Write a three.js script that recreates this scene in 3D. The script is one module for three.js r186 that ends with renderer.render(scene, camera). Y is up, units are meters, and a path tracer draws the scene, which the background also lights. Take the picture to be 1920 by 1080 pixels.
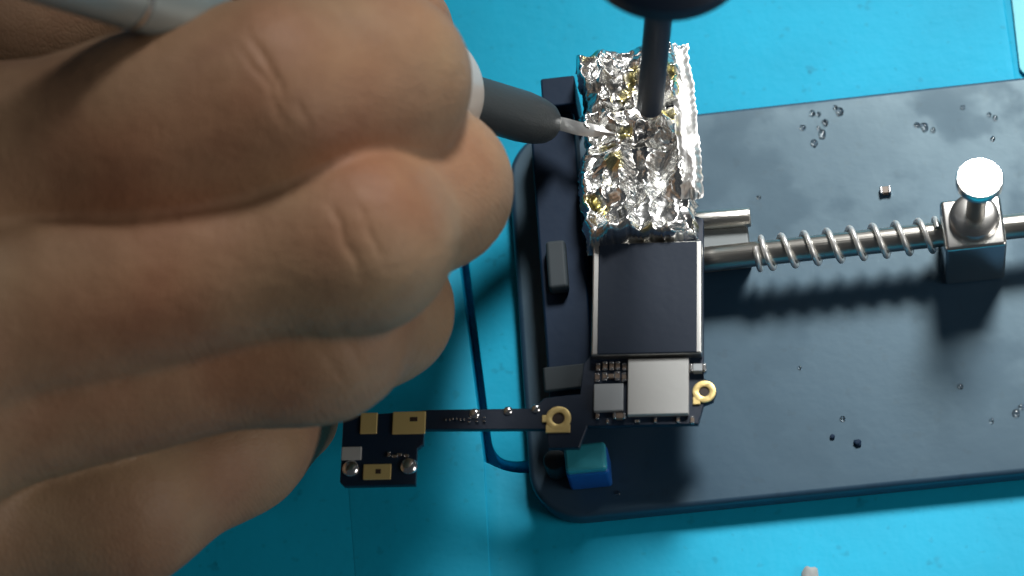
import * as THREE from 'three';
import { RoundedBoxGeometry } from 'three/addons/geometries/RoundedBoxGeometry.js';
import { mergeGeometries, mergeVertices, toCreasedNormals } from 'three/addons/utils/BufferGeometryUtils.js';
import { ImprovedNoise } from 'three/addons/math/ImprovedNoise.js';
import { RectAreaLightUniformsLib } from 'three/addons/lights/RectAreaLightUniformsLib.js';

// ---------------------------------------------------------------- camera, light, exposure
const MM = 0.001;
const scene = new THREE.Scene();
scene.background = new THREE.Color().setRGB(0.03, 0.034, 0.038);
const camera = new THREE.PerspectiveCamera(11.016, 16 / 9, 0.02, 20);
camera.position.set(0.035147, 0.370523, 0.165353);
camera.up.set(0.105784, 0.404152, -0.908554);
camera.lookAt(0, 0.008, 0);
camera.focus = 0.392;
camera.userData.fStop = 16;
const renderer = new THREE.WebGLRenderer({ antialias: true });
renderer.toneMapping = THREE.LinearToneMapping;
renderer.toneMappingExposure = 1;
renderer.shadowMap.enabled = true;
RectAreaLightUniformsLib.init();

function areaLight(w, h, intensity, color, from, to) {
  const l = new THREE.RectAreaLight(color, intensity, w, h);
  l.position.set(...from); l.lookAt(...to);
  scene.add(l);
  return l;
}
const LAMP_AT = [0.168, 0.360, -0.286], LAMP_TO = [0.058, 0.008, 0.002];
const FILL_AT = [1.05, 0.62, 0.42], FILL_TO = [0, 0, 0.05];
{ // unseen work lamp, out of view, beam set to light the plate and dim leftwards
  const l = new THREE.SpotLight(new THREE.Color().setRGB(1, 0.99, 0.97), 1.62, 0, 12.6 * Math.PI / 180, 1, 2);
  l.position.set(...LAMP_AT); l.target.position.set(...LAMP_TO); l.castShadow = true; l.shadow.radius = 4.0; l.shadow.mapSize.set(2048, 2048);
  scene.add(l, l.target); l.name = 'unseen_lamp_beam';
}
areaLight(0.5, 0.5, 5.2, new THREE.Color().setRGB(1, 0.95, 0.90), FILL_AT, FILL_TO);  // added fill light, lifts the shaded side of the hand and mat

// ---------------------------------------------------------------- helpers (lengths in millimetres)
function rng(seed) { let s = seed >>> 0; return () => { s = (s + 0x6D2B79F5) >>> 0; let t = Math.imul(s ^ (s >>> 15), 1 | s); t = (t + Math.imul(t ^ (t >>> 7), 61 | t)) ^ t; return ((t ^ (t >>> 14)) >>> 0) / 4294967296; }; }
const IN = new ImprovedNoise();
const noise = (x, y, z) => IN.noise(x + 37.3, y + 11.7, z + 5.1);
function fbm(x, y, z, o = 4) { let s = 0, a = 0.5, f = 1; for (let i = 0; i < o; i++) { s += a * noise(x * f, y * f, z * f); a *= 0.5; f *= 2.03; } return s; }
const clamp = (x, a, b) => Math.min(b, Math.max(a, x));
const sstep = (a, b, x) => { const t = clamp((x - a) / (b - a), 0, 1); return t * t * (3 - 2 * t); };
const V = (x, y, z) => new THREE.Vector3(x, y, z);
const taken = {};
function numbered(n) { const k = taken[n] = (taken[n] ?? -1) + 1; return k ? `${n}_${String(k).padStart(3, '0')}` : n; }
function thing(name, label, category, [x, y, z], group) {
  const g = new THREE.Group(); g.name = numbered(name);
  g.position.set(x * MM, y * MM, z * MM);
  g.userData = { label, category }; if (group) g.userData.group = group;
  g.userData_at = [x, y, z];
  scene.add(g); return g;
}
// a mesh whose geometry is given in scene millimetres (or in the thing's own axes when local is true)
function part(name, geo, mat, parent, { local = false, label, kind } = {}) {
  const g = geo.clone();
  let root = parent; while (root && !root.userData_at && root.parent && root.parent !== scene) root = root.parent;
  if (!local && root && root.userData_at) g.translate(-root.userData_at[0], -root.userData_at[1], -root.userData_at[2]);
  g.scale(MM, MM, MM);
  const m = new THREE.Mesh(g, mat); m.name = name; m.castShadow = m.receiveShadow = true;
  if (label) m.userData.label = label;
  if (kind) m.userData.kind = kind;
  parent.add(m); return m;
}
function rbox(x0, x1, y0, y1, z0, z1, r = 0.2, seg = 2) {
  const w = x1 - x0, h = y1 - y0, d = z1 - z0;
  const g = new RoundedBoxGeometry(w, h, d, seg, Math.min(r, w / 2.01, h / 2.01, d / 2.01));
  g.translate((x0 + x1) / 2, (y0 + y1) / 2, (z0 + z1) / 2);
  return g;
}
function cyl(a, b, r0, r1 = r0, seg = 32, bevel = 0) {          // lathe from a to b with slightly rounded rims
  const L = a.distanceTo(b), p = [];
  const bv = Math.min(bevel, r0 * 0.9, r1 * 0.9, L / 2);
  p.push([0, 0], [r0 - bv, 0]); if (bv) p.push([r0 - bv * 0.3, bv * 0.3], [r0, bv]);
  if (bv) p.push([r1, L - bv], [r1 - bv * 0.3, L - bv * 0.3]); p.push([r1 - bv, L], [0, L]);
  return latheAlong(a, b, p, seg);
}
function latheAlong(a, b, profile, seg = 40) {
  const g = toCreasedNormals(new THREE.LatheGeometry(profile.map(([r, y]) => new THREE.Vector2(Math.max(r, 1e-4), y)), seg), 0.6);
  const q = new THREE.Quaternion().setFromUnitVectors(V(0, 1, 0), b.clone().sub(a).normalize());
  g.applyQuaternion(q); g.translate(a.x, a.y, a.z);
  return g;
}
function planarUV(g, scale = 100) {                               // uv from position, one unit = `scale` mm, by the dominant axis of each face
  g = g.index ? g.toNonIndexed() : g;
  const p = g.attributes.position, uv = new Float32Array(p.count * 2);
  const a = V(), b = V(), c = V();
  for (let i = 0; i < p.count; i += 3) {
    a.fromBufferAttribute(p, i); b.fromBufferAttribute(p, i + 1); c.fromBufferAttribute(p, i + 2);
    const n = b.clone().sub(a).cross(c.clone().sub(a)), ax = Math.abs(n.x), ay = Math.abs(n.y), az = Math.abs(n.z);
    [a, b, c].forEach((v, k) => { const q = ay >= ax && ay >= az ? [v.x, -v.z] : ax >= az ? [v.z, v.y] : [v.x, v.y]; uv[(i + k) * 2] = q[0] / scale; uv[(i + k) * 2 + 1] = q[1] / scale; });
  }
  g.setAttribute('uv', new THREE.BufferAttribute(uv, 2));
  return g;
}
function roundRect(x0, x1, z0, z1, r) {                           // shape in (x, -z)
  const s = new THREE.Shape(), [a, b, c, d] = Array.isArray(r) ? r : [r, r, r, r];    // radii: front-left, front-right, back-right, back-left
  const y0 = -z1, y1 = -z0;
  s.moveTo(x0 + a, y0); s.lineTo(x1 - b, y0); s.absarc(x1 - b, y0 + b, b, -Math.PI / 2, 0); s.lineTo(x1, y1 - c); s.absarc(x1 - c, y1 - c, c, 0, Math.PI / 2);
  s.lineTo(x0 + d, y1); s.absarc(x0 + d, y1 - d, d, Math.PI / 2, Math.PI); s.lineTo(x0, y0 + a); s.absarc(x0 + a, y0 + a, a, Math.PI, Math.PI * 1.5);
  return s;
}
function slab(shape, y0, y1, bevel = 0.4, seg = 3) {              // shape in (x, -z) raised from y0 to y1
  const g = new THREE.ExtrudeGeometry(shape, { depth: y1 - y0 - 2 * bevel, bevelEnabled: bevel > 0, bevelThickness: bevel, bevelSize: bevel, bevelOffset: -bevel, bevelSegments: seg, curveSegments: 12 });
  g.rotateX(-Math.PI / 2); g.translate(0, y0 + bevel, 0);
  return toCreasedNormals(g, 0.5);
}
function texture(n, f, srgb = false) {
  const d = new Uint8Array(n * n * 4);
  for (let j = 0; j < n; j++) for (let i = 0; i < n; i++) { const c = f(i / n, j / n), k = (j * n + i) * 4; for (let q = 0; q < 3; q++) d[k + q] = clamp(Math.round((Array.isArray(c) ? c[q] : c) * 255), 0, 255); d[k + 3] = 255; }
  const t = new THREE.DataTexture(d, n, n); t.wrapS = t.wrapT = THREE.MirroredRepeatWrapping; t.magFilter = THREE.LinearFilter; t.minFilter = THREE.LinearMipmapLinearFilter; t.generateMipmaps = true;
  if (srgb) t.colorSpace = THREE.SRGBColorSpace; t.needsUpdate = true; return t;
}
const C = (r, g, b) => new THREE.Color().setRGB(r, g, b);
const std = (c, roughness, metalness = 0, more = {}) => new THREE.MeshPhysicalMaterial({ color: c, roughness, metalness, ...more });

// ---------------------------------------------------------------- materials
const grainBump = texture(512, (u, v) => 0.5 + 0.5 * fbm(u * 60, v * 60, 1, 4) + 0.12 * noise(u * 190, v * 190, 9));
const matColor = texture(512, (u, v) => { const s = fbm(u * 7, v * 7, 3, 5), k = 0.93 + 0.16 * s, d = sstep(0.30, 0.40, fbm(u * 34, v * 34, 8, 3)) * 0.16 + sstep(0.55, 0.62, noise(u * 95, v * 95, 3)) * 0.12; return [k - d, k - d, k - d]; });
const M = {};
M.mat = std(C(0.003, 0.42, 0.66), 0.58, 0, { specularIntensity: 0.45, map: matColor, bumpMap: grainBump, bumpScale: 0.00006 });
const scratches = new Float32Array(1024 * 1024);                    // fine rubbed lines and dust in the plate's finish
{ const R = rng(91); for (let k = 0; k < 170; k++) { let x = R() * 1024, y = R() * 1024, a = (R() < 0.7 ? 0.1 : 1.4) + (R() - 0.5) * 0.9; const n = 20 + R() * 190, w = 0.15 + 0.5 * R() * R(); for (let i = 0; i < n; i++) { x += Math.cos(a); y += Math.sin(a); a += (R() - 0.5) * 0.02; const X = Math.round(x), Y = Math.round(y); if (X >= 0 && Y >= 0 && X < 1024 && Y < 1024) scratches[Y * 1024 + X] = Math.max(scratches[Y * 1024 + X], w * Math.sin(Math.PI * i / n)); } }
  for (let k = 0; k < 1500; k++) { const x = Math.floor(R() * 1022), y = Math.floor(R() * 1022), w = 0.3 + R() * 0.7; scratches[y * 1024 + x] = w; if (R() < 0.35) scratches[y * 1024 + x + 1] = scratches[(y + 1) * 1024 + x] = w * 0.7; } }
const plateColor = texture(1024, (u, v) => {                      // hand grease, dried wet marks and grit
  const big = fbm(u * 6, v * 6, 2, 5), small = fbm(u * 40, v * 40, 6, 3);
  const sm = sstep(0.0, 0.3, big) * 0.3 + sstep(0.24, 0.32, small) * 0.45;
  const sc = 0.16 * scratches[Math.floor(v * 1024) * 1024 + Math.floor(u * 1024)];
  return [0.80 - 0.28 * sm + sc, 0.82 - 0.26 * sm + sc, 0.84 - 0.24 * sm + sc];
});
const plateRough = texture(1024, (u, v) => { const big = fbm(u * 6, v * 6, 2, 5), sm = sstep(0.05, 0.22, big); return 0.82 + 0.14 * fbm(u * 12, v * 12, 4, 5) + 0.14 * sm; });
M.plate = std(C(0.016, 0.052, 0.100), 0.58, 0, { specularColor: C(0.72, 0.95, 1), map: plateColor, roughnessMap: plateRough, bumpMap: grainBump, bumpScale: 0.000014, specularIntensity: 1, ior: 1.72 });
M.jaw = std(C(0.004, 0.018, 0.045), 0.6, 0, { specularIntensity: 0.45, bumpMap: grainBump, bumpScale: 0.00004 });
M.steel = std(C(0.62, 0.60, 0.55), 0.30, 1, { bumpMap: grainBump, bumpScale: 0.00004 });
M.polish = std(C(0.78, 0.77, 0.74), 0.24, 1);
M.spring = std(C(0.80, 0.80, 0.78), 0.35, 0.7);
M.greyPad = std(C(0.036, 0.048, 0.056), 0.6, 0, { specularIntensity: 0.5 });
M.blueRubber = std(C(0.006, 0.085, 0.32), 0.45, 0);
M.tealGel = std(C(0.03, 0.27, 0.34), 0.3, 0);
M.pcb = std(C(0.004, 0.014, 0.034), 0.4, 0, { bumpMap: grainBump, bumpScale: 0.00003 });
M.gold = std(C(0.80, 0.62, 0.26), 0.42, 0.55);
M.chip = std(C(0.44, 0.45, 0.44), 0.5, 0.15, { bumpMap: grainBump, bumpScale: 0.00002 });
M.chipSmall = std(C(0.33, 0.36, 0.38), 0.5, 0.15);
M.solder = std(C(0.78, 0.78, 0.78), 0.2, 1);
M.ceramic = std(C(0.16, 0.12, 0.09), 0.4, 0);
M.shieldMetal = std(C(0.62, 0.62, 0.60), 0.32, 1);
M.graphite = std(C(0.008, 0.017, 0.034), 0.55, 0, { specularIntensity: 0.5, bumpMap: grainBump, bumpScale: 0.00003 });
M.hole = std(C(0.03, 0.018, 0.012), 0.6, 0);
M.amber = std(C(0.36, 0.19, 0.06), 0.35, 0);
M.foil = std(C(0.90, 0.90, 0.88), 0.25, 1, { vertexColors: true, side: THREE.DoubleSide });
M.foilDull = std(C(0.92, 0.92, 0.90), 0.42, 1, { vertexColors: true, side: THREE.DoubleSide });
M.nozzle = std(C(0.007, 0.019, 0.042), 0.55, 0, { specularIntensity: 0.6, bumpMap: grainBump, bumpScale: 0.00003 });
M.handle = std(C(0.34, 0.38, 0.365), 0.38, 0.4);
M.collet = std(C(0.048, 0.056, 0.060), 0.5, 0.15, { bumpMap: grainBump, bumpScale: 0.00005 });
M.blade = std(C(0.85, 0.85, 0.83), 0.38, 1);
const skinBump = texture(1024, (u, v) => {                           // fine crossing skin lines and pores
  const x = u * 62 + 0.9 * fbm(u * 22, v * 22, 3, 2), y = v * 62 + 0.9 * fbm(u * 22, v * 22, 7, 2);
  let d1 = 9, d2 = 9; const i0 = Math.floor(x), j0 = Math.floor(y);
  for (let i = i0 - 1; i <= i0 + 1; i++) for (let j = j0 - 1; j <= j0 + 1; j++) { const a = Math.sin(i * 127.1 + j * 311.7) * 43758.5453, b = Math.sin(i * 269.5 + j * 183.3) * 43758.5453, d = Math.hypot(i + (a - Math.floor(a)) - x, j + (b - Math.floor(b)) - y); if (d < d1) { d2 = d1; d1 = d; } else if (d < d2) d2 = d; }
  return 0.35 + 0.45 * sstep(0, 0.28, d2 - d1) + 0.35 * fbm(u * 90, v * 90, 5, 3);
});
M.skin = std(C(0.345, 0.192, 0.108), 0.56, 0, { vertexColors: true, bumpMap: skinBump, bumpScale: 0.00007, specularIntensity: 0.75 });
M.nail = std(C(0.74, 0.60, 0.50), 0.32, 0, { specularIntensity: 0.8 });
M.drop = new THREE.MeshPhysicalMaterial({ color: C(1, 1, 1), roughness: 0.03, transmission: 1, thickness: 0.001, ior: 1.4 });
M.sheet = std(C(0.22, 0.72, 0.82), 0.5, 0, { map: matColor });
M.bracket = std(C(0.15, 0.17, 0.175), 0.5, 0.3);
M.grit = std(C(0.30, 0.33, 0.33), 0.6, 0);

// ---------------------------------------------------------------- the mat
{
  const mat = new THREE.Group(); mat.name = 'work_mat'; mat.userData = { kind: 'structure', label: 'bright blue silicone work mat with moulded panels and grooves' }; mat.userData_at = [0, 0, 0]; mat.position.set(0.5 * MM, 5 * MM, 2.3 * MM); scene.add(mat);
  part('mat_base', planarUV(slab(roundRect(-230, 230, -190, 150, 6), -8, -5, 0.5)), M.mat, mat);
  // raised panels with a groove between them; the mat lies a little askew
  const panel = (pts, r, y, bevel = 0.16) => {
    const s = new THREE.Shape(), n = pts.length;
    pts.forEach(([x, z], k) => {
      const [px, pz] = pts[(k + n - 1) % n], [qx, qz] = pts[(k + 1) % n], rr = Array.isArray(r) ? r[k] : r;
      const a = V(px - x, 0, pz - z).setLength(rr), b = V(qx - x, 0, qz - z).setLength(rr);
      k ? s.lineTo(x + a.x, -(z + a.z)) : s.moveTo(x + a.x, -(z + a.z));
      s.quadraticCurveTo(x, -z, x + b.x, -(z + b.z));
    });
    part('raised_panel', planarUV(slab(s, -5.6, y, bevel)), M.mat, mat);
  };
  panel([[-4.7, 21.5], [69.8, 20.6], [69.8, -186], [-15.5, -186], [-6.5, -8]], [3.6, 2, 2, 2, 0.5], 0);
  panel([[-20, 146], [-7.0, 146], [-6.0, 20.6], [-7.7, -8], [-17, -186], [-31.6, -186]], [1.5, 1.5, 0.6, 0.5, 1.5, 1.5], -0.03);
  panel([[-7.6, 146], [226, 146], [226, 22.2], [-2.4, 23.0], [-6.6, 20.4]], [0.5, 2, 2, 2.5, 0.5], -0.22);
  panel([[-226, 146], [-19.4, 146], [-31.0, -186], [-226, -186]], 2, -0.06);
  panel([[69.7, 20.6], [226, 20.6], [226, -186], [69.7, -186]], 2, -0.02);
}

// ---------------------------------------------------------------- the board holder
{
  const h = thing('board_holder', 'dark navy metal board holder with spring rod, clamp and thumb screw', 'board holder', [55, 5, 5]);
  part('base_plate', planarUV(slab(roundRect(0.6, 128, -23.2, 33.4, 7), 5, 8, 0.7, 4), 90), M.plate, h);
  const jaw = part('fixed_jaw', planarUV(rbox(4.6, 10.6, 8.05, 15.5, -21.5, 20.5, 0.4)), M.jaw, h);
  part('jaw_end_block', planarUV(rbox(6.6, 11.2, 8.05, 17.5, -26, -21.6, 0.3)), M.jaw, h);
  part('clamp_pad', rbox(5.7, 8.3, 15.5, 17.8, -1.8, 5.1, 0.5), M.greyPad, jaw);
  part('clamp_pad', rbox(4.1, 12.5, 15.55, 16.3, 15.4, 18.8, 0.3), M.greyPad, jaw);
  part('moving_jaw', planarUV(rbox(17.5, 25.2, 8.05, 16.6, -8.5, 7.5, 0.4)), M.jaw, h);
  part('guide_rod', cyl(V(22, 14, -4.2), V(32.7, 14, -3.8), 1.3, 1.3, 28, 0.15), M.steel, h);
  part('guide_rod', cyl(V(22, 14, 1.6), V(112, 14, 1.6), 1.65, 1.65, 32, 0.2), M.steel, h);
  part('jaw_bracket', planarUV(rbox(25.25, 32.2, 8.05, 13.4, -4.0, 0.9, 0.3)), M.bracket, h, { label: 'dull grey block under the two rods' });
  // spring: a close end coil, then an open helix
  const pts = [], turns = 9;
  for (let i = 0; i <= turns * 28; i++) {
    const t = i / 28, a = t * 2 * Math.PI, x = t < 1 ? 32.9 + 1.05 * t : t > turns - 0.6 ? 33.95 + 2.98 * (turns - 1.6) + (t - turns + 0.6) * 1.0 : 33.95 + 2.98 * (t - 1);
    pts.push(V(x, 14 + 2.12 * Math.cos(a), 1.6 + 2.12 * Math.sin(a)));
  }
  part('spring', new THREE.TubeGeometry(new THREE.CatmullRomCurve3(pts), turns * 36, 0.36, 8), M.spring, h);
  // post block with thumb screw
  const post = part('post_block', toCreasedNormals(rbox(57.1, 64.9, 8.05, 19, -0.9, 6.3, 0.5, 3), 0.5), M.polish, h);
  part('post_boss', latheAlong(V(61.2, 18.9, 2.2), V(61.2, 21, 2.2), [[0, 0], [3.3, 0], [3.1, 1.2], [2.4, 1.6], [0, 1.6]]), M.polish, post);
  const kb = V(61.3, 19, 2.2), kt = V(61.75, 30, 1.9);
  const screw = part('thumb_screw', latheAlong(kb, kt, [[0, 0], [1.25, 0], [1.25, 9.0], [1.6, 9.6], [1.6, 9.9], [0, 9.9]]), M.steel, h);
  part('screw_head', latheAlong(kb.clone().lerp(kt, 0.86), kt.clone().add(V(0.02, 0.6, -0.1)), [[0, 0], [2.6, 0], [2.95, 0.3], [2.95, 1.35], [2.75, 1.65], [0, 1.75]], 48), M.polish, screw);
  part('rubber_block', rbox(5.9, 11.4, 8.0, 13.6, 25.9, 29.7, 0.5, 3), M.blueRubber, h, { label: 'bright blue rubber block' });
  part('gel_cap', planarUV(gelCap()), M.tealGel, h, { label: 'teal cap on the blue block' });
  part('jaw_screw', cyl(V(4.4, 8, 26.6), V(4.4, 12, 26.6), 1.5, 1.5, 24, 0.4), M.greyPad, h);
  function gelCap() {
    const g = new RoundedBoxGeometry(5.3, 1.5, 3.7, 5, 0.5), p = g.attributes.position;
    for (let i = 0; i < p.count; i++) { const y = p.getY(i); if (y > 0.2) p.setY(i, y + 0.35 * noise(p.getX(i) * 1.1, p.getZ(i) * 1.3, 4)); }
    g.translate(8.62, 14.2, 27.75); g.computeVertexNormals(); return g;
  }
}

// ---------------------------------------------------------------- the circuit board (own axes: turned 5 degrees, origin on the board)
{
  const A = 5 * Math.PI / 180, cx = 18.5, cz = 8, TOP = 0;
  const b = thing('circuit_board', 'dark phone circuit board clamped in the holder, with narrow arm', 'circuit board', [cx, 18, cz]);
  b.rotation.y = -A;
  const bl = (x, z) => [(x - cx) * Math.cos(A) + (z - cz) * Math.sin(A), -(x - cx) * Math.sin(A) + (z - cz) * Math.cos(A)];
  const L = { local: true };
  const poly = [[-6.2, -33], [5.0, -33], [5.2, -12], [7.2, -11], [7.2, 11.4], [8.5, 12.2], [8.8, 13.3], [8.4, 14.5], [7.2, 15], [6.5, 17.6], [-7.6, 17.6], [-8.6, 20.5], [-12.5, 20.5], [-12.8, 17.9], [-28.6, 17.6], [-28.6, 19.6], [-29.4, 20.2], [-29.4, 25.1], [-38.6, 25.1], [-39.2, 24.5], [-39.2, 15.6], [-28, 14.9], [-14.5, 15], [-13.2, 13.6], [-8.6, 13.2], [-8.2, 9], [-7.4, 8]];
  const sh = new THREE.Shape(); poly.forEach(([x, z], i) => i ? sh.lineTo(x, -z) : sh.moveTo(x, -z));
  part('board', planarUV(slab(sh, -0.9, TOP, 0.08, 1)), M.pcb, b, L);
  // shield can with graphite cover
  const sh0 = part('shield_can', rbox(-7.1, 7.1, 0.02, 1.7, -7.2, 8.6, 0.25, 2), M.shieldMetal, b, L);
  part('graphite_cover', planarUV(rbox(-6.3, 6.45, 1.6, 1.86, -7.0, 8.5, 0.1, 1)), M.graphite, sh0, { local: true });
  // chips
  part('chip', planarUV(rbox(-2.4, 5.35, 0.05, 1.0, 8.9, 16.55, 0.12)), M.chip, b, { ...L, label: 'large pale grey square chip' });
  part('chip', rbox(-6.75, -2.98, 0.05, 0.8, 12.15, 15.85, 0.12), M.chipSmall, b, { ...L, label: 'small grey chip' });
  // passives: ceramic body with soldered end caps
  const capBody = new RoundedBoxGeometry(0.5, 0.5, 0.56, 1, 0.05), capEnd = new RoundedBoxGeometry(0.54, 0.54, 0.28, 2, 0.1);
  const cap = (u, v, s = 1, turn = 0, mat = M.ceramic) => {
    const place = g => { const q = g.clone(); q.rotateY(turn); q.scale(s, s, s); q.translate(u, 0.27 * s, v); return q; };
    const body = part('capacitor', place(capBody), mat, b, L);
    for (const e of [-0.4, 0.4]) { const q = capEnd.clone(); q.translate(0, 0, e); part('solder_end', place(q), M.solder, body, L); }
  };
  const R = rng(5);
  for (let i = 0; i < 5; i++) for (let j = 0; j < 2; j++) cap(-6.4 + i * 0.86 + R() * 0.15, 9.55 + j * 1.45 + R() * 0.2, 0.9 + R() * 0.3, R() < 0.25 ? Math.PI / 2 : 0);
  cap(-3.45, 16.55, 1.5, Math.PI / 2); cap(-6.3, 16.4, 0.8); cap(6.5, 10.3, 2.1, Math.PI / 2, M.chipSmall);
  cap(4.0, 17.1, 0.7); cap(5.8, 17.2, 0.95); cap(-1.2, 17.15, 0.6, 1.57); cap(1.1, 17.1, 0.6); cap(-5.0, 17.1, 0.6);
  for (let i = 0; i < 6; i++) cap(-25.6 + i * 0.95 + R() * 0.2, 15.9 + R() * 0.7, 0.62, R() < 0.5 ? 0 : 1.57, M.graphite);
  for (let i = 0; i < 4; i++) cap(-33.2 + i * 0.8 + R() * 0.2, 21.0 + R() * 0.9, 0.65, R() < 0.5 ? 0 : 1.57);
  // screw rings in gold
  const ring = (u, v, r, ri, tabs) => {
    const s = new THREE.Shape(); s.absarc(0, 0, r, 0, Math.PI * 2);
    const ho = new THREE.Path(); ho.absarc(0, 0, ri, 0, Math.PI * 2); s.holes.push(ho);
    const g = slab(s, 0.02, 0.32, 0.1, 2); g.translate(u, 0, v);
    const m = part('gold_ring', g, M.gold, b, L);
    part('ring_hole', cyl(V(u, 0.02, v), V(u, 0.1, v), ri * 0.98, ri * 0.98, 20), M.hole, m, L);
    tabs.forEach(([x0, x1, z0, z1]) => part('ring_tab', rbox(u + x0, u + x1, 0.02, 0.3, v + z0, v + z1, 0.1), M.gold, m, L));
  };
  { const [u, v] = bl(24.6, 21.9); ring(u, v, 1.5, 0.68, [[-1.45, -0.5, 0.7, 1.75]]); }
  { const [u, v] = bl(5.8, 23.5); ring(u, v, 1.65, 0.8, [[-1.6, 1.55, 0.85, 1.95], [-2.1, -1.2, -0.5, 0.5]]); }
  // gold pads on the arm
  const pad = (x, z, w, d, label) => { const [u, v] = bl(x, z); part('gold_pad', rbox(u - w / 2, u + w / 2, 0.01, 0.3, v - d / 2, v + d / 2, 0.12), M.gold, b, L); return [u, v]; };
  pad(-18.6, 21.5, 2.2, 2.9);
  { const [u, v] = pad(-13.4, 22.0, 4.3, 3.1); part('pad_slot', rbox(u + 0.1, u + 1.1, 0.25, 0.34, v - 0.75, v - 0.15, 0.04), M.hole, b, L); }
  { const [u, v] = pad(-17.8, 28.25, 3.6, 2.1); part('pad_slot', rbox(u - 0.2, u + 0.5, 0.25, 0.34, v - 0.35, v + 0.3, 0.04), M.hole, b, L); }
  { const [u, v] = bl(-21.0, 25.4); part('solder_pad', rbox(u - 1.3, u + 1.3, 0.01, 0.35, v - 0.9, v + 0.9, 0.12), M.chip, b, L); }
  const dome = (x, z, r) => { const [u, v] = bl(x, z); const g = new THREE.SphereGeometry(r, 20, 10, 0, Math.PI * 2, 0, Math.PI / 2); g.scale(1, 0.6, 1); g.translate(u, 0.01, v); part('solder_dome', g, M.solder, b, L); };
  dome(-4.9, 21.6, 0.72); dome(-0.6, 21.7, 0.62); dome(3.0, 21.8, 0.62); dome(-21.2, 27.4, 1.15); dome(-13.7, 27.9, 1.15);
}

// ---------------------------------------------------------------- crumpled foil
function folds(seed, n, biasAngle, spread, f0, f1) {               // sum of straight creases: ridges and valleys of bent sheet metal
  const R = rng(seed), L = [];
  for (let i = 0; i < n; i++) { const k = i / n, f = f0 * Math.pow(f1 / f0, k), a = biasAngle + (R() - 0.5) * spread; L.push([Math.cos(a) * f, Math.sin(a) * f, R() * 10, 0.42 / f * (0.5 + 0.7 * R()), R() * 50]); }
  return (u, v) => { let s = 0; for (const [a, b, p, amp, q] of L) { const w = 0.8 * noise(u * 0.16 + q, v * 0.10, q), x = a * u + b * v + p + w, m = Math.abs(x - Math.round(x)) * 2; s += amp * (m - 0.5) * Math.max(0, 0.35 + 1.3 * noise(u * 0.2, v * 0.14 + q, q * 2)); } return s; };
}
function foilSheet(x0, x1, z0, z1, height, fold, amp, skirt, tint, step = 0.14) {
  const nx = Math.ceil((x1 - x0) / step), nz = Math.ceil((z1 - z0) / step), pos = [], col = [], idx = [];
  for (let j = 0; j <= nz; j++) for (let i = 0; i <= nx; i++) {
    const u = i / nx, v = j / nz, x = x0 + (x1 - x0) * u, z = z0 + (z1 - z0) * v;
    const edge = Math.min((x1 - x0) * Math.min(u, 1 - u), (z1 - z0) * Math.min(v, 1 - v)), in_ = 0.35 + 0.65 * sstep(0, 1.6, edge);
    const y = height(x, z) + fold(x, z) * amp * in_ - skirt * Math.pow(1 - sstep(0, 1.0, edge), 1.6);
    const ex = 0.7 * noise(v * 7, 3, x0) + 0.22 * noise(v * 31, 5, x0), ez = 0.7 * noise(u * 6, 8, z0) + 0.22 * noise(u * 27, 2, z0);
    pos.push(x + ex, y, z + ez);
    col.push(...tint(x, z));
    if (i < nx && j < nz) { const a = j * (nx + 1) + i, b = a + 1, c = a + nx + 1, d = c + 1; (i + j) & 1 ? idx.push(a, c, b, b, c, d) : idx.push(a, c, d, a, d, b); }
  }
  const g = new THREE.BufferGeometry(); g.setAttribute('position', new THREE.Float32BufferAttribute(pos, 3)); g.setAttribute('color', new THREE.Float32BufferAttribute(col, 3)); g.setIndex(idx); g.computeVertexNormals(); return g;
}
const amberTint = (seed, lo) => (x, z) => { const s = sstep(lo, lo + 0.12, fbm(x * 0.22 + seed, z * 0.22, seed, 3)); return [1 - 0.05 * s, 1 - 0.13 * s, 1 - 0.52 * s]; };   // patches of amber tint in the foil colour
{
  const lower = thing('foil_sheet', 'crumpled silver foil sheet over the board, next to the black cover', 'foil', [18, 20, -6]);
  part('foil', foilSheet(10.8, 25.7, -13, 1.0, (x, z) => 20.7 + 0.35 * Math.sin(x * 0.5 + 1), folds(11, 8, 0.15, 1.9, 0.07, 0.28), 0.75, 2.6, amberTint(3, 0.2)), M.foil, lower);
  const upper = thing('foil_sheet', 'thick crumpled foil wad at the far end of the board', 'foil', [19, 20, -21]);
  part('foil', foilSheet(11.8, 25.6, -26.6, -17.6, (x, z) => 20.9 + 2.2 * sstep(-21.6, -22.3, z) + 0.7 * sstep(-18.2, -19.2, z) + 0.05 * (x - 18), folds(23, 8, 0.05, 1.0, 0.16, 0.42), 1.3, 5.0, amberTint(9, 0.12)), M.foil, upper);
  const ridge = thing('foil_strip', 'small torn foil strip right under the nozzle tip', 'foil', [17, 20, -15]);
  part('foil', foilSheet(11.8, 25.2, -18.4, -12.2, (x, z) => 20.8 + 1.2 * sstep(-14.4, -15.6, z), folds(37, 8, 0.0, 1.2, 0.16, 0.42), 1.2, 2.0, amberTint(1, 0.16)), M.foil, ridge);
  const flap = thing('foil_flap', 'bright foil flap beside the nozzle, facing the lamp', 'foil', [25.6, 20, -15]);
  part('foil', foilSheet(24.0, 26.9, -27.2, -4.0, (x, z) => 21.7 - 0.19 * (x - 24) + 0.05 * (z + 15) - 0.16 * Math.max(0, z + 8), folds(51, 7, 0.5, 1.8, 0.05, 0.22), 0.2, 0.3, amberTint(14, 0.22)), M.foilDull, flap);
  const amber = thing('amber_component', 'tiny amber component poking out of the foil', 'component', [16.8, 20.5, -11.2]);
  part('body', rbox(16.0, 17.5, 20.0, 21.6, -12.0, -10.5, 0.4), M.amber, amber);
}

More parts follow.
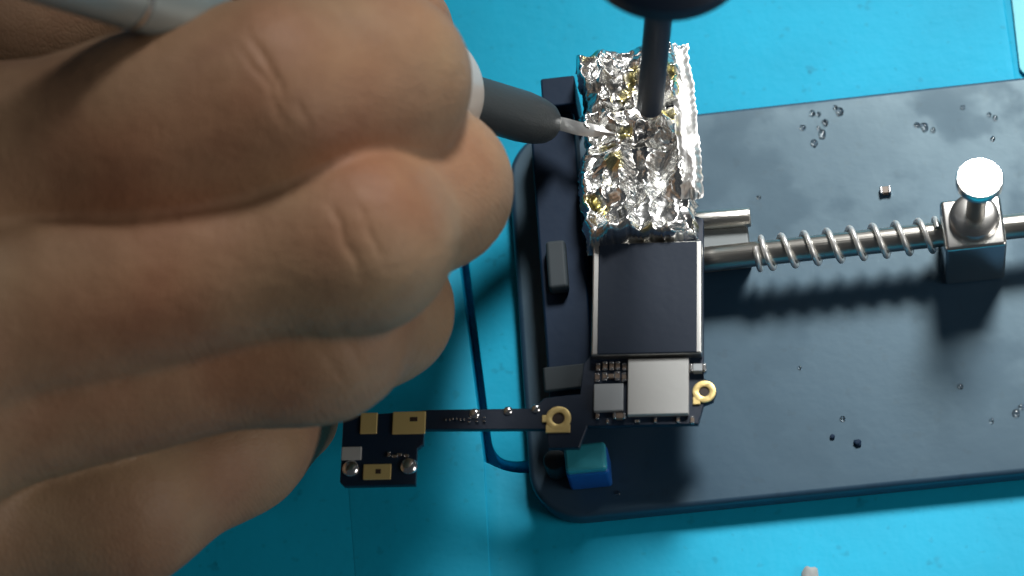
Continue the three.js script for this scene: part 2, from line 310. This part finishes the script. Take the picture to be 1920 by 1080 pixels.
// ---------------------------------------------------------------- hot air gun
{
  const tip = V(21.2, 24, -16.5), col = V(26.3, 65, -15.7), ax = col.clone().sub(tip).normalize(), Lc = tip.distanceTo(col);
  const g = thing('hot_air_gun', 'black hot air nozzle with round flange pointing down at the foil', 'hot air gun', [21.2, 24, -16.5]);
  const end = tip.clone().addScaledVector(ax, Lc + 130);
  part('nozzle_tube', latheAlong(tip, col, [[1.2, 0.3], [1.45, 0], [1.7, 0.1], [1.72, 6], [1.74, Lc], [1.3, Lc], [1.25, 1]], 36), M.nozzle, g);
  part('nozzle_flange', latheAlong(col.clone().addScaledVector(ax, -0.2), end, [[1.2, 0], [3.2, 0], [9.9, 1.0], [10.6, 1.7], [10.6, 4.0], [10.0, 4.6], [7.6, 5.2], [7.6, 7], [1, 7]], 64), M.nozzle, g);
  part('gun_barrel', latheAlong(col.clone().addScaledVector(ax, 6.6), end, [[1, 0], [7.2, 0], [7.4, 0.4], [7.4, 34], [8.4, 36], [8.6, 120], [7, 124], [1, 124]], 48), M.nozzle, g);
}

// ---------------------------------------------------------------- craft knife
const K0 = V(8.53, 19, -17.65), KD = V(-0.60106, 0.79259, 0.10260);
{
  const g = thing('craft_knife', 'silver handled craft knife with dark grey collar held in the hand', 'knife', [8.5, 19, -17.65]);
  const at = k => K0.clone().addScaledVector(KD, k);
  part('handle', latheAlong(at(22), at(150), [[0, 0], [3.2, 0], [3.5, 0.6], [3.5, 49.9], [3.2, 50.2], [3.2, 50.9], [3.5, 51.2], [3.5, 120], [2.9, 127], [0, 128]], 48), M.handle, g);
  part('handle_ring', latheAlong(at(22 + 50.2), at(80), [[3.1, 0], [3.6, 0.1], [3.6, 0.6], [3.1, 0.7]], 48), M.polish, g);
  part('collar', latheAlong(at(1.6), at(22), [[0, 0], [1.8, 0], [2.35, 0.2], [2.75, 0.9], [3.15, 2.6], [3.4, 5.2], [3.4, 15], [3.3, 19.6], [0, 19.6]], 48), M.collet, g);
  // the curved blade: a tapering strip that dips onto the foil
  const path = new THREE.CatmullRomCurve3([at(4), V(7.6, 20.6, -17.75), V(9.6, 20.9, -16.9), V(11.6, 21.6, -15.7), V(14.0, 22.0, -14.8), V(16.3, 22.0, -14.0)]);
  const n = 40, pos = [], idx = [];
  for (let i = 0; i <= n; i++) {
    const t = i / n, p = path.getPoint(t), d = path.getTangent(t), s = V(0, 1, 0).cross(d).normalize(), up = d.clone().cross(s).normalize();
    const w = (t < 0.25 ? 0.75 : 0.95) * (1 - 0.75 * sstep(0.7, 1, t)), th = 0.22;
    s.applyAxisAngle(d, 0.12); up.applyAxisAngle(d, 0.12);
    for (const [a, b] of [[-w, 0], [0, th], [w, 0], [0, -th]]) { const q = p.clone().addScaledVector(s, a).addScaledVector(up, b); pos.push(q.x, q.y, q.z); }
    if (i < n) for (let k = 0; k < 4; k++) { const a = i * 4 + k, b = i * 4 + (k + 1) % 4; idx.push(a, b, a + 4, b, b + 4, a + 4); }
  }
  idx.push(0, 2, 1, 0, 3, 2, n * 4, n * 4 + 1, n * 4 + 2, n * 4, n * 4 + 2, n * 4 + 3);
  const bg = new THREE.BufferGeometry(); bg.setAttribute('position', new THREE.Float32BufferAttribute(pos, 3)); bg.setIndex(idx);
  part('blade', toCreasedNormals(bg, 0.5), M.blade, g);
}

// ---------------------------------------------------------------- the hand: one surface from tapered bones
{
  const J = {
    index: [[-70, 61, 1, 12.5], [-35.2, 63, -0.3, 9.9], [-21.4, 63.3, -2.6, 10.0], [-10.0, 56, -7.4, 9.2], [-7.8, 41, -13.4, 7.0]],
    middle: [[-71, 57, 20, 12.5], [-13, 55, 13.4, 8.7], [-6.2, 41, 0.2, 8.2], [-6.6, 25, -8, 6.8]],
    ring: [[-74, 49, 28, 11.5], [-20.5, 42.5, 19.2, 8.6], [-14.9, 30, 11, 7.4], [-17, 15.5, 6, 6.6]],
    pinky: [[-80, 35, 35, 11], [-48, 28, 33, 8.2], [-36, 19.5, 23.4, 7.0], [-29.8, 11.2, 16.5, 6.1]],
    thumb: [[-104, 36, -20, 15], [-60.2, 42, -27.5, 11.2], [-31.3, 37.5, -37.4, 9.4], [-11.4, 28, -29.7, 7.8]],
  };
  const W = [-126, 32, 6, 20], FA = [-190, 31.5, 11, 26];
  const palm = [[W, FA], [W, J.index[0]], [W, J.middle[0]], [W, J.ring[0]], [W, J.pinky[0]], [W, J.thumb[0]], [J.index[0], J.middle[0]], [J.middle[0], J.ring[0]], [J.ring[0], J.pinky[0]], [[-104, 27, 18, 17], [-86, 33, 25, 13]], [J.thumb[0], [-72, 46, -12, 9]]];
  const bone = (p, a, b) => {                                    // distance to a tapered capsule
    const bx = b[0] - a[0], by = b[1] - a[1], bz = b[2] - a[2], t = clamp(((p[0] - a[0]) * bx + (p[1] - a[1]) * by + (p[2] - a[2]) * bz) / (bx * bx + by * by + bz * bz), 0, 1);
    const dx = p[0] - a[0] - bx * t, dy = p[1] - a[1] - by * t, dz = p[2] - a[2] - bz * t;
    return Math.sqrt(dx * dx + dy * dy + dz * dz) - (a[3] + (b[3] - a[3]) * t);
  };
  const smin = (a, b, k) => { const h = Math.max(k - Math.abs(a - b), 0) / k; return Math.min(a, b) - h * h * k * 0.25; };
  // knuckle creases, each a bent line across the finger (x, z), on top of it
  const creases = [
    [[[-21.6, -4.4], [-19.9, -0.8], [-18.1, 3.4]], 62, 0.26, 0.5], [[[-22.6, -2.6], [-20.0, 1.6], [-18.6, 5.6]], 62, 0.17, 0.45], [[[-16.9, 3.2], [-16.2, 5.4]], 62, 0.12, 0.45],
    [[[-14.6, 13.4], [-13.4, 17.6], [-11.9, 21.4]], 50, 0.22, 0.5], [[[-11.3, 14], [-10.4, 17], [-9.6, 19.8]], 50, 0.18, 0.45],
    [[[-18.5, 25.5], [-16.6, 28.6]], 30, 0.1, 0.5], [[[-16, 24], [-14.2, 27]], 30, 0.1, 0.5],
  ];
  const segd = (x, z, a, b) => { const bx = b[0] - a[0], bz = b[1] - a[1], t = clamp(((x - a[0]) * bx + (z - a[1]) * bz) / (bx * bx + bz * bz), 0, 1); return [Math.hypot(x - a[0] - bx * t, z - a[1] - bz * t), t]; };
  const chains = Object.values(J);
  const raw = p => {
    let d = 1e9;
    for (const c of chains) {
      let e = bone(p, c[0], c[1]); for (let i = 1; i + 1 < c.length; i++) e = smin(e, bone(p, c[i], c[i + 1]), 9);
      d = d > 1e8 ? e : smin(d, e, 1.6);
    }
    let q = 1e9; for (const [a, b] of palm) { const e = bone(p, a, b); q = q > 1e8 ? e : smin(q, e, 8); }
    return smin(d, q, 7);
  };
  const sdf = p => {
    let d = raw(p);
    if (d > -3 && d < 3) {
      d += 0.30 * fbm(p[0] * 0.09, p[1] * 0.09, p[2] * 0.09, 2) + 0.10 * fbm(p[0] * 0.45, p[1] * 0.45, p[2] * 0.45, 2);
      if (p[0] > -30) for (const [line, ymin, depth, w] of creases) if (p[1] > ymin) {
        let r = 9, s = 0; const x = p[0] + 0.5 * noise(p[0] * 0.3, p[2] * 0.3, 2);
        for (let i = 0; i + 1 < line.length; i++) { const [q, t] = segd(x, p[2], line[i], line[i + 1]); if (q < r) { r = q; s = (i + t) / (line.length - 1); } }
        if (r < 2) d += depth * Math.sqrt(Math.max(0, Math.sin(Math.PI * clamp(s, 0.03, 0.97)))) * Math.exp(-(r * r) / (w * w));
      }
    }
    return d;
  };
  // naive surface nets on a sparse grid
  const lo = [-220, 3, -62], hi = [12, 84, 66], h = 0.62, N = lo.map((l, i) => Math.ceil((hi[i] - l) / h) + 1), [nx, ny, nz] = N;
  const F = new Float32Array(nx * ny * nz), at = (i, j, k) => (k * ny + j) * nx + i, B = 8;
  for (let K = 0; K < nz; K += B) for (let Jy = 0; Jy < ny; Jy += B) for (let I = 0; I < nx; I += B) {
    const c = [lo[0] + (I + 4) * h, lo[1] + (Jy + 4) * h, lo[2] + (K + 4) * h], dc = raw(c), near = Math.abs(dc) < 7.5 * h + 3;
    for (let k = K; k < Math.min(K + B, nz); k++) for (let j = Jy; j < Math.min(Jy + B, ny); j++) for (let i = I; i < Math.min(I + B, nx); i++)
      F[at(i, j, k)] = near ? sdf([lo[0] + i * h, lo[1] + j * h, lo[2] + k * h]) : dc;
  }
  const vid = new Map(), pos = [], idx = [];
  const vert = (i, j, k) => {
    const key = at(i, j, k); let v = vid.get(key); if (v !== undefined) return v;
    let n = 0, sx = 0, sy = 0, sz = 0;
    const c = (a, b, g) => F[at(i + a, j + b, k + g)];
    const edge = (a, b) => { const p = c(...a), q = c(...b); if ((p < 0) === (q < 0)) return; const t = p / (p - q); sx += a[0] + (b[0] - a[0]) * t; sy += a[1] + (b[1] - a[1]) * t; sz += a[2] + (b[2] - a[2]) * t; n++; };
    for (const [x, y] of [[0, 0], [0, 1], [1, 0], [1, 1]]) { edge([0, x, y], [1, x, y]); edge([x, 0, y], [x, 1, y]); edge([x, y, 0], [x, y, 1]); }
    v = pos.length / 3; pos.push(lo[0] + (i + sx / n) * h, lo[1] + (j + sy / n) * h, lo[2] + (k + sz / n) * h); vid.set(key, v); return v;
  };
  for (let k = 1; k < nz - 1; k++) for (let j = 1; j < ny - 1; j++) for (let i = 1; i < nx - 1; i++) {
    const a = F[at(i, j, k)] < 0;
    const quad = (p, q, r, s, flip) => flip ? idx.push(p, r, q, p, s, r) : idx.push(p, q, r, p, r, s);
    if (a !== F[at(i + 1, j, k)] < 0) quad(vert(i, j - 1, k - 1), vert(i, j, k - 1), vert(i, j, k), vert(i, j - 1, k), !a);
    if (a !== F[at(i, j + 1, k)] < 0) quad(vert(i - 1, j, k - 1), vert(i, j, k - 1), vert(i, j, k), vert(i - 1, j, k), a);
    if (a !== F[at(i, j, k + 1)] < 0) quad(vert(i - 1, j - 1, k), vert(i, j - 1, k), vert(i, j, k), vert(i - 1, j, k), !a);
  }
  // settle the vertices on the surface; normals from the field
  const uvs = new Float32Array(pos.length / 3 * 2), nor = new Float32Array(pos.length), col = new Float32Array(pos.length), q = [0, 0, 0];
  for (let v = 0; v < pos.length; v += 3) {
    q[0] = pos[v]; q[1] = pos[v + 1]; q[2] = pos[v + 2];
    const e = 0.22, d = sdf(q), g = [0, 1, 2].map(a => { const s = q[a]; q[a] = s + e; const u = sdf(q); q[a] = s - e; const w = sdf(q); q[a] = s; return (u - w) / (2 * e); }), l = Math.hypot(...g) || 1;
    for (let a = 0; a < 3; a++) { pos[v + a] -= clamp(d, -0.5, 0.5) * g[a] / l; nor[v + a] = g[a] / l; }
    uvs[v / 3 * 2] = pos[v] / 42; uvs[v / 3 * 2 + 1] = pos[v + 2] / 42;
    const m = fbm(q[0] * 0.10, q[1] * 0.10, q[2] * 0.10, 3), f = noise(q[0] * 1.6, q[1] * 1.6, q[2] * 1.6), r = fbm(q[0] * 0.05 + 9, q[1] * 0.05, q[2] * 0.05, 2);
    const k = fbm(q[0] * 0.3 + 4, q[1] * 0.3, q[2] * 0.3, 3); col[v] = 1 + 0.2 * m + 0.12 * k + 0.07 * f; col[v + 1] = 1 + 0.3 * m - 0.4 * r + 0.16 * k + 0.07 * f; col[v + 2] = 1 + 0.3 * m - 0.5 * r + 0.16 * k + 0.07 * f;
  }
  const g = new THREE.BufferGeometry();
  g.setAttribute('position', new THREE.Float32BufferAttribute(pos, 3)); g.setAttribute('normal', new THREE.BufferAttribute(nor, 3)); g.setAttribute('color', new THREE.BufferAttribute(col, 3)); g.setAttribute('uv', new THREE.BufferAttribute(uvs, 2)); g.setIndex(idx);
  const hand = thing('person_hand', 'bare brown hand with curled fingers gripping the knife', 'hand', [-90, 5, 10]);
  part('hand_skin', g, M.skin, hand);
  // nail of the index finger
  const a = V(-10.0, 56, -7.4), b = V(-7.8, 41, -13.4), t = b.clone().sub(a).normalize(), dors = V(0.986, 0.154, -0.056); dors.addScaledVector(t, -dors.dot(t)).normalize();
  const side = t.clone().cross(dors), np = [], ni = [], na = 24, ns = 18;
  for (const layer of [0, 1]) for (let j = 0; j <= ns; j++) for (let i = 0; i <= na; i++) {
    const s = j / ns, th = (i / na - 0.5) * 2 * (1.25 - 0.35 * Math.pow(s, 3)), al = 2.5 + 18.5 * s + (s > 0.8 ? -1.6 * Math.pow(Math.abs(i / na - 0.5) * 2, 2.5) : 0);
    const r = 9.75 - 1.3 * s + (layer ? 0.4 : 0) - 0.35 * Math.pow(1 - s, 4) - 0.8 * Math.pow(Math.max(0, s - 0.75) * 4, 2) * 0.3;
    const c = a.clone().addScaledVector(t, al).addScaledVector(dors, r * Math.cos(th) - 0.35).addScaledVector(side, r * Math.sin(th));
    np.push(c.x, c.y, c.z);
  }
  const row = na + 1, off = row * (ns + 1);
  for (let j = 0; j < ns; j++) for (let i = 0; i < na; i++) { const p = j * row + i; ni.push(p, p + row, p + 1, p + 1, p + row, p + row + 1); const o = p + off; ni.push(o, o + 1, o + row, o + 1, o + row + 1, o + row); }
  for (let i = 0; i < na; i++) for (const j of [0, ns]) { const p = j * row + i; j ? ni.push(p, p + off, p + 1, p + 1, p + off, p + 1 + off) : ni.push(p, p + 1, p + off, p + 1, p + 1 + off, p + off); }
  for (let j = 0; j < ns; j++) for (const i of [0, na]) { const p = j * row + i; ni.push(p, p + off, p + row, p + row, p + off, p + row + off); }
  const ng = new THREE.BufferGeometry(); ng.setAttribute('position', new THREE.Float32BufferAttribute(np, 3)); ng.setIndex(ni);
  part('fingernail', toCreasedNormals(ng, 0.9), M.nail, hand);
}

// ---------------------------------------------------------------- droplets and grit on the plate
{
  const clump = 'tiny clear droplet in the cluster near the back edge of the plate', lone = 'tiny clear droplet alone on the open front of the plate', far = 'tiny clear droplet on the plate behind the thumb screw';
  const drops = [[42.4, -21.1, 0.5, 0], [43.2, -20.9, 0.42, 0], [46.1, -20.9, 0.62, 0], [45.6, -21.6, 0.4, 0], [40.9, -19.1, 0.5, 0], [44.0, -19.5, 0.5, 0], [43.4, -17.8, 0.62, 0], [42.2, -16.6, 0.55, 0], [43.0, -18.8, 0.35, 0],
    [56.2, -17.6, 0.5, 2], [57.1, -17.2, 0.6, 2], [58.2, -16.6, 0.4, 2], [65.9, -18, 0.35, 2], [66.6, -17.4, 0.4, 2], [65.9, -14.3, 0.4, 2], [62.5, -19.5, 0.4, 2],
    [34.0, -9.4, 0.35, 1], [57.3, 20.7, 0.42, 1], [63.9, 25.2, 0.6, 1], [64.6, 24.4, 0.45, 1], [60.7, 25.9, 0.35, 1], [37.0, 15.8, 0.3, 1], [41.8, 23.5, 0.45, 1], [11.9, 30.6, 0.4, 1], [66.8, 26.0, 0.4, 1]];
  const R = rng(77);
  for (const [x, z, r, k] of drops) {
    const t = thing('liquid_droplet', [clump, lone, far][k], 'droplet', [x, 8.0, z], ['droplets clustered at the back edge', 'droplets scattered over the plate', 'droplets behind the thumb screw'][k]);
    const g = new THREE.SphereGeometry(r, 20, 12); g.scale(0.85, 0.5, 0.85 + 0.4 * R());
    const p = g.attributes.position; for (let i = 0; i < p.count; i++) { const s = 1 + 0.18 * noise(p.getX(i) * 2 + x, p.getY(i) * 2, p.getZ(i) * 2 + z); p.setXYZ(i, p.getX(i) * s, Math.max(p.getY(i) * s, -0.02), p.getZ(i) * s); }
    g.computeVertexNormals(); g.translate(x, 8.03, z); part('drop', g, M.drop, t);
  }
  const square = thing('loose_capacitor', 'small loose capacitor lying on the plate above the spring', 'capacitor', [50.8, 8, -8.2]);
  part('body', rbox(50.4, 51.3, 8.02, 8.75, -8.7, -7.7, 0.1), M.ceramic, square);
  part('solder_end', rbox(50.1, 50.5, 8.02, 8.8, -8.75, -7.65, 0.14), M.solder, square); part('solder_end', rbox(51.2, 51.6, 8.02, 8.8, -8.75, -7.65, 0.14), M.solder, square);
  const gr = (x, z, s, label) => { const t = thing('grit_crumb', label, 'crumb', [x, 8, z]); const g = new THREE.IcosahedronGeometry(s, 2), p = g.attributes.position; for (let i = 0; i < p.count; i++) { const q = 1 + 0.35 * noise(p.getX(i) * 3 + x, p.getY(i) * 3, p.getZ(i) * 3); p.setXYZ(i, p.getX(i) * q, p.getY(i) * q * 0.6, p.getZ(i) * q); } const m = mergeVertices(g); m.computeVertexNormals(); m.translate(x, 8 + s * 0.45, z); part('crumb', m, M.jaw, t); };
  gr(43.3, 27.1, 0.5, 'dark speck of grit on the front of the plate, right one of two'); gr(40.2, 25.9, 0.35, 'dark speck of grit on the front of the plate, left one of two');
  const cr = thing('pale_scrap', 'pale grey scrap on the blue mat at the front', 'scrap', [35.4, 5, 43.3]);
  const g = new THREE.IcosahedronGeometry(1.2, 3), p = g.attributes.position; for (let i = 0; i < p.count; i++) { const q = 1 + 0.4 * noise(p.getX(i), p.getY(i), p.getZ(i) + 7); p.setXYZ(i, p.getX(i) * q * 0.8, p.getY(i) * q * 0.35, p.getZ(i) * q * 1.2); }
  const mg = mergeVertices(g); mg.computeVertexNormals(); mg.translate(35.4, 5.4, 43.5); part('scrap', mg, M.grit, cr);
}

{
  const s = thing('plastic_sheet', 'pale blue plastic sheet corner lying on the mat behind the plate', 'sheet', [95, 5, -60]);
  const g = slab(roundRect(0, 60, -90, 0, 1.5), 0, 0.5, 0.12, 2); g.rotateY(-0.03); g.translate(71.0, 5.06, -24.6);
  part('sheet', planarUV(g), M.sheet, s);
}

// ---------------------------------------------------------------- the unseen work lamp and the added fill panel, both outside the picture
function lampBody(name, label, at, to, w, d, glow) {
  const g = new THREE.Group(); g.name = name; g.userData = { label, category: 'lamp' }; g.position.set(...at); g.lookAt(...to); scene.add(g);   // +z looks at the target
  const W = w / MM, D = d / MM;
  const add = (n, geo, mat) => { geo.scale(MM, MM, MM); const m = new THREE.Mesh(geo, mat); m.name = n; m.castShadow = m.receiveShadow = true; g.add(m); };
  add('fill_housing', rbox(-W / 2 - 6, W / 2 + 6, -D / 2 - 6, D / 2 + 6, -22, -5, 3), std(C(0.7, 0.7, 0.7), 0.5));
  add('lamp_diffuser', rbox(-W / 2, W / 2, -D / 2, D / 2, -5, -1, 1), std(C(0.85, 0.85, 0.85), 0.6, 0, { emissive: C(1, 0.98, 0.95), emissiveIntensity: glow }));
}
{
  const at = V(...LAMP_AT).divideScalar(MM), dir = V(...LAMP_TO).divideScalar(MM).sub(at).normalize(), back = at.clone().addScaledVector(dir, -40), out = k => back.clone().addScaledVector(dir, k);
  const g = thing('unseen_work_lamp', 'unseen round work lamp, out of view above the far right, lighting plate and foil', 'lamp', [back.x, back.y, back.z]);
  part('lamp_shade', latheAlong(out(-70), out(10), [[0, 0], [14, 0], [18, 6], [20, 30], [48, 62], [50, 82], [49, 82], [46, 63], [18, 32], [0, 31]], 48), std(C(0.5, 0.5, 0.5), 0.5), g);
  part('lamp_diffuser', cyl(out(-8), out(-4), 45, 45, 48, 1), std(C(0.85, 0.85, 0.85), 0.6, 0, { emissive: C(1, 0.98, 0.95), emissiveIntensity: 1.5 }), g);
}
lampBody('added_fill_panel', 'added square fill light panel, out of view far to the right of the bench', FILL_AT, FILL_TO, 0.5, 0.5, 1);
scene.traverse(o => { delete o.userData_at; });

renderer.render(scene, camera);
